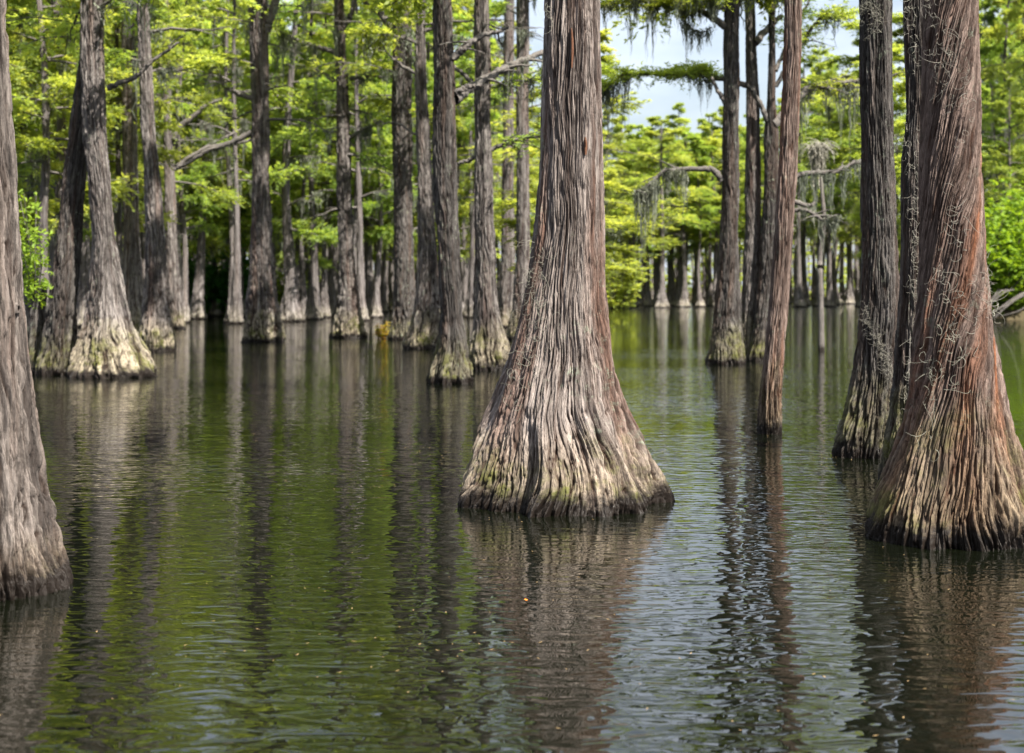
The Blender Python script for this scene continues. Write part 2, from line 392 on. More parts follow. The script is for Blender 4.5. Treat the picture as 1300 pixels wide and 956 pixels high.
def make_shrub(seed, w, h, n_stem, twigs, per, ll, lw):
    rng = np.random.default_rng(seed); g = Geo(); s = Geo()
    for k in range(n_stem):
        az = rng.uniform(0, 6.28); r = w * math.sqrt(rng.uniform(0, 1)); top = np.array([math.cos(az) * r, math.sin(az) * r, h * rng.uniform(0.45, 1.0) * math.sqrt(max(0.15, 1 - (r / w) ** 2 * 0.7))])
        b = np.array([top[0] * 0.25, top[1] * 0.25, 0]); mid = (b + top) / 2 + rng.normal(0, 0.08 * w, 3)
        pp = catmull([b, mid, top], 4); tube(s, pp, 0.03 * h / 2, 0.006, 4, 0)
        i = rng.integers(1, len(pp), twigs); pos = pp[i] + rng.normal(0, 0.04, (twigs, 3)) * h
        dd = rng.normal(0, 1, (twigs, 3)); dd[:, 2] = np.abs(dd[:, 2]) * 0.4; dd /= np.linalg.norm(dd, axis=1)[:, None]
        leaves(g, pos, dd, rng.uniform(0.1, 0.3, twigs) * w, rng, per, ll, lw, flat=0.5, droop=0.1)
    return g, s

# ------------------------------------------------------------------ the traced trees
# main tree, then the others; each row (y, x_left, x_right) down to the waterline
T = {}
def tree(key, label, tr, yb, mat, height, nu, dz, strands, depth, flute, nfl, crown=None, group=None, **kw):
    me, loc, ax, rad = traced_trunk(tr, yb, M[mat], height, nu, dz, strands, depth, flute, nfl, **kw)
    e = empty('cypress_tree', loc, label, 'cypress tree', group)
    add('trunk', me, e)
    if crown:
        seed, h0, rd, nb, twigs, per, ll, lw = crown
        g, mg = make_crown(seed, h0, height - 0.2, rd, nb, twigs, per, ll, lw, axis=ax, moss_n=3, bare=0.4)
        add('crown', g.mesh('crown', [M['leaf'], M['limb']]), e)
        if mg: tag(add('spanish_moss', mg.mesh('spanish_moss', [M['moss']]), e), kind='stuff')
    T[key] = (e, loc, ax, rad)
    return e

NEARC = lambda s, h0=9.0, rd=3.0, nb=30: (s, h0, rd, nb, 16, 14, 0.20, 0.05)
MIDC = lambda s, h0=6.5, rd=2.6, nb=34: (s, h0, rd, nb, 18, 16, 0.22, 0.06)

tree('main', 'big cypress with very wide ribbed base standing alone in the middle of the pond',
     [(-40, 692, 759), (0, 692, 760), (100, 690, 762), (200, 687, 764), (300, 678, 767), (350, 671, 769), (400, 661, 773), (450, 648, 778), (500, 631, 790), (550, 610, 810), (590, 594, 829), (615, 586, 840), (632, 583, 846)],
     657, 'bark_main', 21, 1000, 0.008, 60, 0.021, 0.24, 7, NEARC(11, 10.0), seed=1)
tree('red', 'reddish twisted cypress with wide buttress and curly moss, pressed against a darker trunk',
     [(-40, 1178, 1241), (0, 1176, 1242), (100, 1174, 1243), (200, 1172, 1245), (300, 1170, 1249), (380, 1168, 1254), (440, 1164, 1262), (500, 1157, 1272), (550, 1144, 1286), (600, 1127, 1301), (640, 1113, 1312), (672, 1105, 1318)],
     700, 'bark_red', 21, 1000, 0.008, 60, 0.021, 0.22, 6, (12, 8.5, 2.1, 24, 12, 12, 0.2, 0.05), seed=7, twist=-0.6)  # unseen crown, set low and sparse to dapple shade on the big trunk's top
tree('dark', 'dark mossy slender cypress tucked against the side of the reddish twisted one',
     [(-40, 1150, 1186), (0, 1150, 1186), (100, 1152, 1186), (150, 1153, 1187), (200, 1148, 1186), (300, 1146, 1184), (380, 1143, 1183), (470, 1135, 1185), (540, 1129, 1186), (590, 1121, 1190), (615, 1118, 1192)],
     628, 'bark_dark', 19, 320, 0.012, 30, 0.022, 0.16, 7, (13, 14.5, 1.5, 9, 12, 12, 0.2, 0.05), seed=13)
tree('left', 'grey furrowed cypress trunk with knot holes, cut off by the picture edge',
     [(-40, -84, 5), (0, -84, 5), (120, -84, 12), (240, -84, 18), (300, -86, 22), (400, -90, 29), (480, -95, 34), (560, -102, 41), (620, -110, 50), (670, -117, 60), (720, -124, 72), (748, -128, 80)],
     771, 'bark_grey', 20, 900, 0.007, 46, 0.024, 0.2, 5, None, seed=21)
tree('r2', 'dark straight cypress with a mossy streak down its base, behind the reddish twisted one',
     [(-40, 1093, 1130), (0, 1093, 1131), (100, 1093, 1131), (200, 1094, 1133), (300, 1094, 1136), (380, 1092, 1139), (440, 1088, 1141), (480, 1082, 1142), (520, 1072, 1142), (550, 1063, 1141), (572, 1058, 1139)],
     583, 'bark_dark', 20, 360, 0.012, 34, 0.024, 0.18, 8, (14, 12.0, 1.8, 14, 12, 12, 0.2, 0.05), seed=17)
tree('thin', 'thin reddish leaning trunk without a flared base, in front of a dark cypress clump',
     [(-40, 997, 1017), (0, 997, 1017), (60, 997, 1018), (120, 995, 1017), (200, 990, 1013), (300, 984, 1007), (380, 978, 1001), (440, 972, 996), (500, 965, 992), (547, 963, 991)],
     552, 'bark_red', 17, 220, 0.016, 22, 0.016, 0.08, 5, (15, 10.0, 1.5, 12, 12, 12, 0.2, 0.05), seed=19)
# clump of three
tree('clA', 'grey lichen-spotted cypress, widest of the clump of three beside open water',
     [(-40, 921, 940), (0, 920, 939), (120, 919, 938), (240, 917, 938), (300, 915, 937), (360, 910, 938), (400, 905, 940), (440, 898, 944), (456, 895, 945)],
     463, 'bark_dark', 21, 200, 0.03, 26, 0.03, 0.18, 7, MIDC(21, 7.5, 3.0, 26), seed=23)
tree('clB', 'brown middle trunk of the clump of three, leaning between two dark ones',
     [(-40, 946, 959), (0, 946, 959), (60, 947, 960), (120, 948, 964), (240, 946, 966), (300, 946, 965), (380, 940, 965), (430, 934, 962), (452, 932, 964)],
     458, 'bark_mid', 20, 140, 0.03, 18, 0.02, 0.10, 5, MIDC(22, 8.5, 2.2, 20), seed=29)
tree('clC', 'dark forked trunk of the clump of three, half hidden by the thin reddish trunk',
     [(-40, 976, 984), (0, 975, 984), (60, 976, 984), (130, 974, 985), (165, 971, 988), (240, 970, 990), (340, 964, 988), (400, 957, 984), (440, 950, 980), (452, 946, 980)],
     459, 'bark_dark', 19, 140, 0.03, 18, 0.02, 0.12, 5, MIDC(23, 8.0, 2.4, 22), seed=31)
# centre group
tree('g1', 'dark cypress with green-grey flared base, frontmost of the close group by the big trunk',
     [(-40, 550, 572), (0, 551, 572), (80, 551, 576), (160, 550, 578), (240, 550, 579), (300, 555, 583), (350, 558, 584), (400, 560, 587), (440, 553, 595), (465, 546, 599), (479, 543, 601)],
     488, 'bark_dark', 20, 200, 0.03, 26, 0.034, 0.24, 7, MIDC(31, 7.0, 2.6, 28), seed=37, knob=0.06)
tree('g2', 'slim cypress widening to a pale buttress, between a dark trunk and a green-footed one',
     [(-40, 528, 539), (0, 528, 539), (60, 527, 540), (120, 527, 542), (240, 531, 549), (300, 532, 553), (350, 531, 556), (390, 526, 558), (420, 519, 559), (438, 513, 560)],
     444, 'bark_mid', 20, 160, 0.04, 22, 0.038, 0.2, 7, MIDC(32, 8.0, 2.6, 26), seed=41)
tree('g3', 'tall dark cypress with a rusty fern growing at its foot',
     [(-40, 500, 522), (0, 500, 522), (60, 499, 523), (120, 497, 523), (240, 499, 523), (350, 501, 526), (390, 499, 528), (415, 496, 529), (426, 493, 531)],
     432, 'bark_dark', 21, 160, 0.04, 22, 0.038, 0.18, 6, MIDC(33, 7.0, 2.8, 28), seed=43)
tree('g4', 'straight reddish-brown cypress with yellow-mossy foot, just beside the big trunk',
     [(-40, 602, 620), (0, 602, 621), (100, 603, 622), (240, 603, 625), (330, 603, 629), (380, 602, 632), (415, 600, 638), (440, 595, 645), (462, 592, 649)],
     471, 'bark_mid', 21, 180, 0.035, 24, 0.034, 0.18, 7, MIDC(34, 7.5, 2.8, 28), seed=47)
tree('g5', 'slender grey cypress standing in the gap beside the big trunk',
     [(-40, 641, 653), (0, 640, 653), (120, 639, 652), (240, 637, 652), (330, 636, 654), (390, 632, 656), (412, 628, 660)],
     417, 'bark_mid', 20, 120, 0.06, 18, 0.025, 0.12, 6, MIDC(35, 7.0, 2.6, 24), seed=53)
tree('g6', 'slender brown cypress almost touching the flank of the big trunk',
     [(-40, 657, 672), (0, 656, 672), (120, 655, 671), (240, 656, 672), (330, 655, 673), (390, 650, 676), (425, 643, 682)],
     432, 'bark_mid', 20, 120, 0.05, 18, 0.025, 0.12, 6, MIDC(36, 7.5, 2.4, 24), seed=59)
tree('h1', 'cypress with a round pale boulder-like foot and a limb rising beside its stem',
     [(-40, 313, 338), (0, 315, 339), (60, 317, 340), (120, 319, 341), (240, 320, 342), (300, 318, 345), (350, 317, 348), (385, 313, 352), (410, 309, 357), (428, 307, 360)],
     435, 'bark_mid', 21, 160, 0.04, 22, 0.045, 0.18, 7, MIDC(37, 6.5, 2.8, 30), seed=61)
tree('h2', 'slim flaky cypress with a low mossy bell-shaped foot, alone in the open bay',
     [(-40, 424, 435), (0, 424, 436), (60, 425, 439), (120, 427, 442), (240, 428, 446), (320, 430, 449), (360, 431, 453), (390, 427, 458), (410, 422, 463), (424, 420, 465)],
     430, 'bark_mid', 21, 140, 0.05, 20, 0.045, 0.18, 7, MIDC(38, 6.0, 2.6, 32), seed=67)
# left group
tree('l1', 'dark-topped cypress with a very wide pale buttress, front of the crowded group',
     [(-40, 103, 132), (0, 104, 132), (60, 105, 133), (120, 105, 134), (180, 107, 136), (240, 114, 141), (300, 118, 146), (340, 116, 151), (380, 111, 159), (410, 107, 169), (440, 98, 181), (460, 91, 192), (472, 88, 197)],
     481, 'bark_mid', 21, 240, 0.03, 28, 0.036, 0.22, 8, MIDC(39, 6.5, 3.0, 30), seed=71, knob=0.03)
tree('l0', 'greenish grey leaning cypress close behind the one with the very wide pale buttress',
     [(-40, 112, 131), (60, 103, 124), (120, 95, 119), (180, 88, 114), (240, 80, 107), (300, 75, 103), (350, 68, 100), (400, 59, 97), (440, 52, 95), (466, 47, 94)],
     477, 'bark_dark', 20, 200, 0.03, 24, 0.034, 0.22, 8, MIDC(40, 7.5, 2.6, 22), seed=73)
tree('stump', 'short broken mossy buttress stump beside the greenish leaning cypress',
     [(392, 40, 56), (400, 38, 60), (430, 34, 66), (455, 30, 70), (466, 28, 72)],
     475, 'bark_dark', 1.35, 120, 0.03, 18, 0.02, 0.2, 6, None, seed=79, rtop=0.12)
tree('l3', 'dark reddish cypress rising between the wide-buttressed tree and a pale speckled one',
     [(-40, 153, 170), (0, 154, 172), (100, 155, 174), (200, 156, 175), (300, 157, 177), (360, 155, 181), (400, 149, 186), (420, 145, 190)],
     427, 'bark_mid', 20, 140, 0.05, 20, 0.025, 0.12, 6, MIDC(41, 6.5, 2.6, 26), seed=83)
tree('l4', 'pale speckled cypress with a tall cone-shaped creamy foot',
     [(-40, 173, 186), (0, 174, 188), (100, 178, 193), (180, 181, 198), (240, 184, 205), (300, 186, 208), (350, 184, 211), (395, 179, 215), (425, 175, 219), (440, 173, 221)],
     447, 'bark_mid', 20, 180, 0.04, 22, 0.04, 0.2, 7, MIDC(42, 7.0, 2.6, 26), seed=89)
tree('l5', 'bluish grey cypress behind the pale speckled one, at the edge of the bay',
     [(-40, 205, 213), (60, 206, 215), (150, 207, 217), (240, 209, 223), (300, 210, 225), (350, 210, 228), (390, 210, 232), (412, 208, 235)],
     418, 'bark_mid', 20, 120, 0.06, 16, 0.025, 0.10, 6, MIDC(43, 6.0, 2.6, 28), seed=97)

# ------------------------------------------------------------------ limbs that the photograph shows one by one
def branch(key, pts, r0, r1, Zs=None, leafy=0, mossy=0, seed=1, side=True, ll=0.12, lw=0.03, dz=0.0, length=(0.3, 1.0), start=0.3, mossname=None):
    """pts in photo pixels; the limb runs at the depth of its trunk, drifting a little towards or away from the viewer"""
    e, loc, ax, rad = T[key]; Z = loc[1]; rng = np.random.default_rng(seed)
    w = [np.array(P(x, y, Z + dz * i / max(1, len(pts) - 1))) for i, (x, y) in enumerate(pts)]
    pp = catmull(w, 7) - np.array(loc); n = len(pp)
    pp[1:-1] += rng.normal(0, 0.012, (n - 2, 3))
    g = Geo(); tube(g, pp, r0, r1, 8, 0, rng, 0.08)
    twp = []
    if side:
        for k in range(5 + int(leafy > 0) * 8):
            i = rng.integers(int(n * start), n - 1); az = math.atan2(pp[i][1] - pp[i - 1][1], pp[i][0] - pp[i - 1][0]) + rng.choice([-1, 1]) * rng.uniform(0.4, 1.3)
            p2 = limb_path(rng, pp[i], az, rng.uniform(0.25, 0.9), rng.uniform(-0.2, 0.6), 0.2, 0.12)
            tube(g, p2, max(0.006, r1 * 0.8), 0.004, 4, 0); twp.append(p2)
    b = add('branch', g.mesh('branch', [M['limb']], True), e)
    if leafy:
        lg = Geo()
        for q, pth in enumerate([pp] + twp):
            m = leafy if q == 0 else leafy // 5
            tt = rng.uniform(start if q == 0 else 0.1, 1, m) * (len(pth) - 1); i = np.clip(tt.astype(int), 0, len(pth) - 2); fr = (tt - i)[:, None]
            pos = pth[i] * (1 - fr) + pth[i + 1] * fr
            a = rng.uniform(0, 6.28, m); dd = np.stack([np.cos(a), np.sin(a), rng.normal(0.25, 0.3, m)], 1); dd /= np.linalg.norm(dd, axis=1)[:, None]
            leaves(lg, pos, dd, rng.uniform(0.25, 0.6, m), rng, 16, ll, lw, tint0=rng.uniform(0, 0.7, m))
        add('foliage', lg.mesh('foliage', [M['leaf']]), b)
    if mossy:
        mg = Geo(); idx = rng.integers(int(n * start), n, mossy)
        moss(mg, [pp[i] for i in idx], length[0] + (length[1] * 1.25 - length[0]) * rng.uniform(0, 1, mossy) ** 2, rng, 0, 26, 0.016, 0.085)
        tag(add('spanish_moss', mg.mesh('spanish_moss', [M['moss']]), b), kind='stuff')
    return b

branch('clA', [(920, 34), (900, 20), (880, 8), (850, 3), (800, 1), (765, 8)], 0.085, 0.02, leafy=90, mossy=26, seed=101, length=(0.4, 1.2))
branch('clA', [(920, 12), (905, 2), (885, -14), (850, -26)], 0.07, 0.02, leafy=60, mossy=16, seed=102, dz=-1, length=(0.4, 1.0))
branch('clA', [(868, 10), (868, 25), (880, 38), (895, 40), (903, 34)], 0.04, 0.012, mossy=9, seed=103, side=False, length=(0.3, 0.7), start=0.0)
branch('clB', [(948, 108), (925, 103), (905, 97), (890, 90), (875, 93), (840, 94), (800, 94), (785, 98), (768, 110), (755, 108)], 0.07, 0.022, leafy=150, mossy=24, seed=104, length=(0.4, 1.3), start=0.2)
branch('clA', [(921, 132), (912, 115), (903, 98)], 0.06, 0.03, seed=105, side=False)
branch('clA', [(917, 230), (908, 218), (895, 214), (860, 216), (838, 221), (818, 240), (806, 244)], 0.075, 0.03, leafy=0, mossy=22, seed=106, length=(0.4, 1.5), start=0.45)
branch('clB', [(958, 55), (975, 35), (992, 20)], 0.10, 0.05, seed=107, side=False, dz=1)
branch('clC', [(981, 158), (998, 145), (1012, 124), (1030, 112), (1050, 108), (1092, 103), (1120, 104)], 0.13, 0.05, leafy=30, mossy=12, seed=108, length=(0.5, 1.8), start=0.35, dz=1)
branch('clC', [(975, 155), (968, 138), (958, 120), (948, 106)], 0.07, 0.045, seed=109, side=False)
branch('clC', [(985, 110), (1002, 80), (1020, 52), (1035, 30), (1048, 20), (1066, 18)], 0.055, 0.02, leafy=46, mossy=3, seed=110)
branch('clC', [(985, 90), (1000, 55), (1010, 30), (1025, 5), (1040, -25)], 0.05, 0.02, leafy=40, seed=111, dz=2)
branch('clC', [(988, 236), (1010, 224), (1030, 219), (1060, 218), (1085, 206), (1110, 202)], 0.075, 0.03, mossy=14, seed=112, length=(0.5, 1.6), dz=1)
branch('clC', [(988, 245), (1010, 256), (1028, 261), (1034, 258)], 0.07, 0.04, mossy=2, seed=113, side=False)
branch('clC', [(988, 272), (1012, 266), (1030, 270), (1046, 279), (1065, 272)], 0.055, 0.03, mossy=6, seed=114, side=True, length=(0.3, 1.0), dz=-1)
branch('main', [(690, 66), (678, 69), (660, 76), (640, 84)], 0.022, 0.012, seed=115, dz=3) if False else None
branch('g1', [(573, 75), (583, 66), (590, 60), (600, 52), (615, 44), (632, 41), (645, 35)], 0.075, 0.028, seed=116, side=True)
branch('g1', [(577, 126), (590, 116), (607, 106), (625, 96), (645, 84), (665, 76), (690, 66)], 0.10, 0.05, seed=117, side=True, mossy=5, length=(0.3, 0.9), dz=2)
branch('g1', [(578, 118), (590, 112), (600, 110), (612, 108)], 0.05, 0.03, seed=118, side=False)
branch('g4', [(602, 108), (592, 97), (580, 88), (573, 84)], 0.05, 0.03, seed=119, side=False)
branch('g4', [(622, 110), (640, 106), (660, 104), (690, 98)], 0.05, 0.025, leafy=12, seed=120, mossy=4)
branch('g4', [(622, 191), (640, 184), (655, 178), (690, 172)], 0.05, 0.025, seed=121, leafy=10)
branch('g4', [(602, 200), (592, 204), (582, 208)], 0.05, 0.03, seed=122, side=False)
branch('g3', [(520, 68), (508, 52), (500, 38), (490, 26), (478, 12), (458, -4), (440, -20)], 0.14, 0.10, seed=123, side=False)
branch('g2', [(530, 94), (518, 88), (505, 79), (496, 72), (486, 58)], 0.05, 0.02, seed=124)
branch('g2', [(532, 172), (520, 166), (508, 158), (496, 155), (486, 158)], 0.04, 0.015, seed=125)
branch('g2', [(540, 40), (552, 33), (562, 26), (575, 24)], 0.06, 0.04, seed=126, side=False)
branch('h1', [(338, 40), (342, 26), (348, 8), (352, -15)], 0.16, 0.12, seed=127, side=False)
branch('h1', [(320, 168), (300, 178), (280, 186), (262, 192), (240, 206), (222, 216)], 0.10, 0.04, seed=128, mossy=4)
branch('h1', [(321, 125), (300, 118), (285, 108), (276, 88), (262, 70)], 0.09, 0.03, seed=129, mossy=4, leafy=10)
branch('h2', [(425, 66), (405, 60), (385, 54), (368, 46), (355, 40)], 0.09, 0.03, seed=130, mossy=14, length=(0.6, 1.9), leafy=16)
branch('h2', [(444, 100), (458, 98), (470, 97), (492, 98)], 0.07, 0.03, seed=131, mossy=5)
branch('h2', [(442, 175), (455, 168), (470, 160), (485, 154)], 0.07, 0.03, seed=132, mossy=12, length=(0.5, 1.5))
branch('h2', [(436, 35), (445, 20), (450, 0), (456, -20)], 0.10, 0.07, seed=133, side=False)
branch('h2', [(424, 104), (418, 100), (415, 97)], 0.05, 0.03, seed=134, side=False)
branch('l1', [(136, 112), (150, 107), (170, 98), (185, 86), (198, 73), (215, 62), (228, 54)], 0.055, 0.022, seed=135, side=False)
branch('l1', [(214, 62), (220, 52), (232, 46)], 0.02, 0.01, seed=136, side=False)
branch('l4', [(190, 8), (182, 14), (172, 26), (166, 36)], 0.07, 0.03, seed=137, side=False)
branch('l5', [(221, 176), (230, 160), (245, 148), (262, 134), (282, 126)], 0.15, 0.06, seed=138, side=False)
branch('l5', [(222, 215), (240, 200), (262, 188), (280, 184), (310, 180), (330, 172)], 0.10, 0.05, seed=139, mossy=4)
branch('l5', [(223, 212), (238, 202), (265, 184), (290, 172), (306, 164)], 0.06, 0.03, seed=140, dz=2)
branch('l0', [(100, 90), (88, 70), (75, 78), (60, 100), (52, 112)], 0.04, 0.02, seed=141) if False else None

# ------------------------------------------------------------------ knots and small growth on the near trunks
def curls(name, label, key, spots, seed, n=26, ln=(0.06, 0.22), r=0.0013, mat='moss_pale', hang=0.5, cat='spanish moss'):
    """curly strands caught on the bark: each strand wanders off the surface and back"""
    e, loc, ax, rad = T[key]; rng = np.random.default_rng(seed); g = Geo()
    for (px, y, s) in spots:
        Z = loc[1]; x, _, z = P(px, y, Z); c = ax(z); rr = rad(z)
        dx = np.clip((x - loc[0] - c[0]) / rr, -0.97, 0.97)
        for k in range(n):
            a = math.acos(np.clip(dx + rng.normal(0, s), -0.99, 0.99)); zz = z + rng.normal(0, s * 1.1)
            c2 = ax(zz); r2 = rad(zz) * 1.0 + 0.012
            p = np.array([c2[0] + math.cos(a) * r2, -math.sin(a) * r2, zz]); o = np.array([math.cos(a), -math.sin(a), 0])
            m = 9; L = rng.uniform(*ln); d = rng.normal(0, 1, 3); d[2] -= hang; d += o * 0.25; d /= np.linalg.norm(d); pts = [p]
            ax2 = rng.normal(0, 1, 3); ax2 /= np.linalg.norm(ax2); cv = rng.uniform(0.3, 0.9)
            for q in range(m):
                d = d + np.cross(ax2, d) * cv + np.array([0, 0, -0.06]); d /= np.linalg.norm(d)
                nx = pts[-1] + d * L / m
                # stay outside the bark
                v2 = nx[:2] - np.array([c2[0], 0.0]); dist = np.linalg.norm(v2)
                if dist < r2: nx[:2] = np.array([c2[0], 0.0]) + v2 / dist * (r2 + 0.004)
                pts.append(nx)
            tube(g, pts, r * rng.uniform(0.8, 1.6), r * 0.5, 3, 0)
    o = add(name, g.mesh(name, [M[mat]], True), None, loc)
    v = np.full(len(o.data.vertices), 0.5, dtype=np.float32)
    return tag(o, label, cat, 'curly moss caught on the near trunks', 'stuff')

curls('spanish_moss', 'pale curly moss tufts high on the reddish twisted trunk', 'red', [(1180, 12, .10), (1186, 45, .10), (1190, 72, .12), (1188, 92, .12), (1200, 110, .12), (1212, 128, .10)], 1, 13)
curls('spanish_moss', 'pale curly moss halfway down the reddish twisted trunk', 'red', [(1195, 290, .10), (1205, 305, .10), (1185, 350, .10), (1243, 350, .08), (1240, 368, .08), (1222, 385, .12), (1205, 402, .12)], 2, 11)
curls('spanish_moss', 'thin moss curls draped low across the reddish twisted trunk', 'red', [(1200, 425, .12), (1190, 445, .12), (1178, 470, .12), (1172, 490, .10), (1165, 520, .10)], 3, 9)
curls('spanish_moss', 'tangled moss curls running down the dark slender trunk', 'dark', [(1153, 15, .1), (1158, 60, .12), (1152, 170, .12), (1160, 200, .12), (1162, 250, .12), (1155, 290, .14), (1162, 320, .12), (1158, 370, .12), (1160, 420, .12), (1150, 470, .12), (1148, 510, .12)], 4, 16)
curls('spanish_moss', 'curly moss caught at the top of the dark straight trunk', 'r2', [(1097, 5, .1), (1102, 25, .12), (1108, 15, .1)], 5, 26)
curls('spanish_moss', 'matted yellowish moss streak down the base of the dark straight trunk', 'r2', [(1098, 400, .06), (1102, 415, .05), (1108, 430, .05), (1112, 445, .05), (1118, 458, .05), (1122, 470, .05)], 6, 44, (0.05, 0.16), mat='moss_pale', hang=1.5)
curls('spanish_moss', 'wiry moss strands on the flank of the big trunk above its flare', 'main', [(678, 335, .16), (672, 355, .18), (685, 375, .18), (680, 395, .2), (688, 415, .2), (672, 440, .16), (668, 465, .16), (660, 490, .14)], 7, 20)
curls('spanish_moss', 'small moss curl near the top of the big trunk', 'main', [(699, 22, .06)], 8, 12)

# torn strip of orange inner bark and knots
def strip(key, px, y0, y1, w, label_part, mat, off=0.006, seed=1, name='bark_strip'):
    e, loc, ax, rad = T[key]; rng = np.random.default_rng(seed); n = 30; v = []
    for k in range(n + 1):
        t = k / n; y = y0 + (y1 - y0) * t; x, _, z = P(px + 3 * math.sin(t * 3) * 0.4, y, loc[1]); c = ax(z); rr = rad(z)
        dx = np.clip((x - loc[0] - c[0]) / rr, -0.97, 0.97); a0 = math.acos(dx)
        ww = w * (math.sin(math.pi * (0.06 + 0.88 * t)) ** 0.5) * rng.uniform(0.75, 1.1) / rr
        for s, q in ((-1, 0.0), (-0.6, 1.0), (0, 0.85), (0.6, 1.0), (1, 0.0)):
            a = a0 + s * ww; r2 = rr + off * q - (0.012 if q == 0 else 0) + rng.normal(0, 0.0008)
            v.append((c[0] + math.cos(a) * r2, -math.sin(a) * r2, z))
    f = [(i * 5 + j, i * 5 + j + 1, (i + 1) * 5 + j + 1, (i + 1) * 5 + j) for i in range(n) for j in range(4)]
    v = np.array(v)
    me = make_mesh(name, v, np.array(f), [mat], smooth=True, attrs={'bk': ('FLOAT_VECTOR', v), 'cav': ('FLOAT', np.zeros(len(v)))})
    o = add(name, me, e); o['label'] = label_part
ob = bark('orange_inner_bark', (0.13, 0.06, 0.035), (0.24, 0.11, 0.06), (0.24, 0.085, 0.04), (0.2, 0.15, 0.1), 0.3, 0.0, 0.01, 0.006)
strip('main', 724, 42, 92, 0.011, 'strip of bare orange inner bark', ob, 0.012, 3)
strip('main', 741, 178, 200, 0.008, 'short strip of bare orange inner bark', ob, 0.010, 4)

def knot(key, px, y, r, seed):
    e, loc, ax, rad = T[key]; x, _, z = P(px, y, loc[1]); c = ax(z); rr = rad(z); dx = np.clip((x - loc[0] - c[0]) / rr, -.97, .97)
    a = math.acos(dx); o = np.array([math.cos(a), -math.sin(a), 0]); s = np.array([-o[1], o[0], 0]); p = np.array([c[0], 0, z]) + o * rr
    rng = np.random.default_rng(seed); g = Geo(); n = 20
    prof = [(1.9, -0.012), (1.5, 0.010), (1.15, 0.026), (0.9, 0.022), (0.7, 0.0), (0.45, -0.03), (0.0, -0.04)]
    v = []
    for (q, h) in prof:
        for k in range(n):
            t = 2 * math.pi * k / n; rad_ = r * q * (1 + 0.12 * math.sin(3 * t + seed) + 0.05 * rng.normal())
            v.append(p + s * math.cos(t) * rad_ + np.array([0, 0, 1]) * math.sin(t) * rad_ * 1.25 + o * (h * r / 0.03))
    f = [(i * n + k, i * n + (k + 1) % n, (i + 1) * n + (k + 1) % n, (i + 1) * n + k) for i in range(len(prof) - 1) for k in range(n)]
    v = np.array(v); cav = np.repeat([0, 0, 0.1, 0.3, 1, 1, 1], n)
    me = make_mesh('knot', v, np.array(f), [M['bark_grey']], smooth=True, attrs={'bk': ('FLOAT_VECTOR', v * 1.5), 'cav': ('FLOAT', cav)})
    add('knot', me, e)
knot('left', 5, 397, 0.022, 1); knot('left', 27, 392, 0.014, 2); knot('left', 0, 432, 0.022, 3)
# broken twig sticking out of the reddish trunk's flank
curls('dead_twig', 'small forked dead twigs poking from the flank of the reddish twisted trunk', 'red', [(1256, 395, .03)], 9, 7, (0.10, 0.18), 0.0025, 'moss_pale', 0.2, 'twig')

# ------------------------------------------------------------------ the moss-draped snag and the thin pole
def pole(label, pts, r0, r1, Z, cat='dead sapling', name='dead_sapling'):
    base = np.array(P(pts[-1][0], pts[-1][1], Z)); base[2] = 0
    w = [np.array(P(x, y, Z)) for (x, y) in pts][::-1]; w[0][2] = -0.2
    g = Geo(); tube(g, catmull(w, 8) - base, r0, r1, 8, 0, np.random.default_rng(5), 0.12)
    return tag(add(name, g.mesh(name, [M['limb']], True), None, base), label, cat), base
pl, pb = pole('thin crooked lichen-spotted sapling standing alone in the water before the far row', [(1040, 195), (1043, 240), (1046, 280), (1041, 330), (1042, 380), (1043, 440)], 0.09, 0.04, 37.0)
rng = np.random.default_rng(77); g = Geo(); c0 = np.array(P(1040, 186, 37.0))
for k in range(70):
    a = rng.uniform(0, 6.28); p = c0 + np.array([rng.normal(0, 0.14), rng.normal(0, 0.14), rng.normal(0, 0.06)]); pts = [p]; d = np.array([math.cos(a), math.sin(a), rng.uniform(0, 0.9)])
    for q in range(8):
        d = d + np.array([0, 0, -0.28]) + rng.normal(0, 0.18, 3); d /= np.linalg.norm(d); pts.append(pts[-1] + d * rng.uniform(0.04, 0.10))
    tube(g, pts, 0.011, 0.005, 3, 0)
moss(g, [c0 + rng.normal(0, 0.10, 3) for _ in range(12)], rng.uniform(0.8, 2.4, 12), rng, 0, 16, 0.03, 0.10)
tag(add('spanish_moss', g.mesh('spanish_moss', [M['moss_pale']]) if False else g.mesh('spanish_moss', [M['moss_pale']], off=c0), None, c0), 'pale bleached moss tuft crowning the thin crooked sapling', 'spanish moss')

# ------------------------------------------------------------------ shrubs
def shrub(name, label, base, w, h, n_stem, twigs, per, ll, lw, mat, seed, group=None, cat='shrub', tint=None):
    g, s = make_shrub(seed, w, h, n_stem, twigs, per, ll, lw)
    e = empty(name, base, label, cat, group)
    add('foliage', g.mesh('foliage', [M[mat]]), e); add('stem', s.mesh('stem', [M['limb']]), e)
    return e
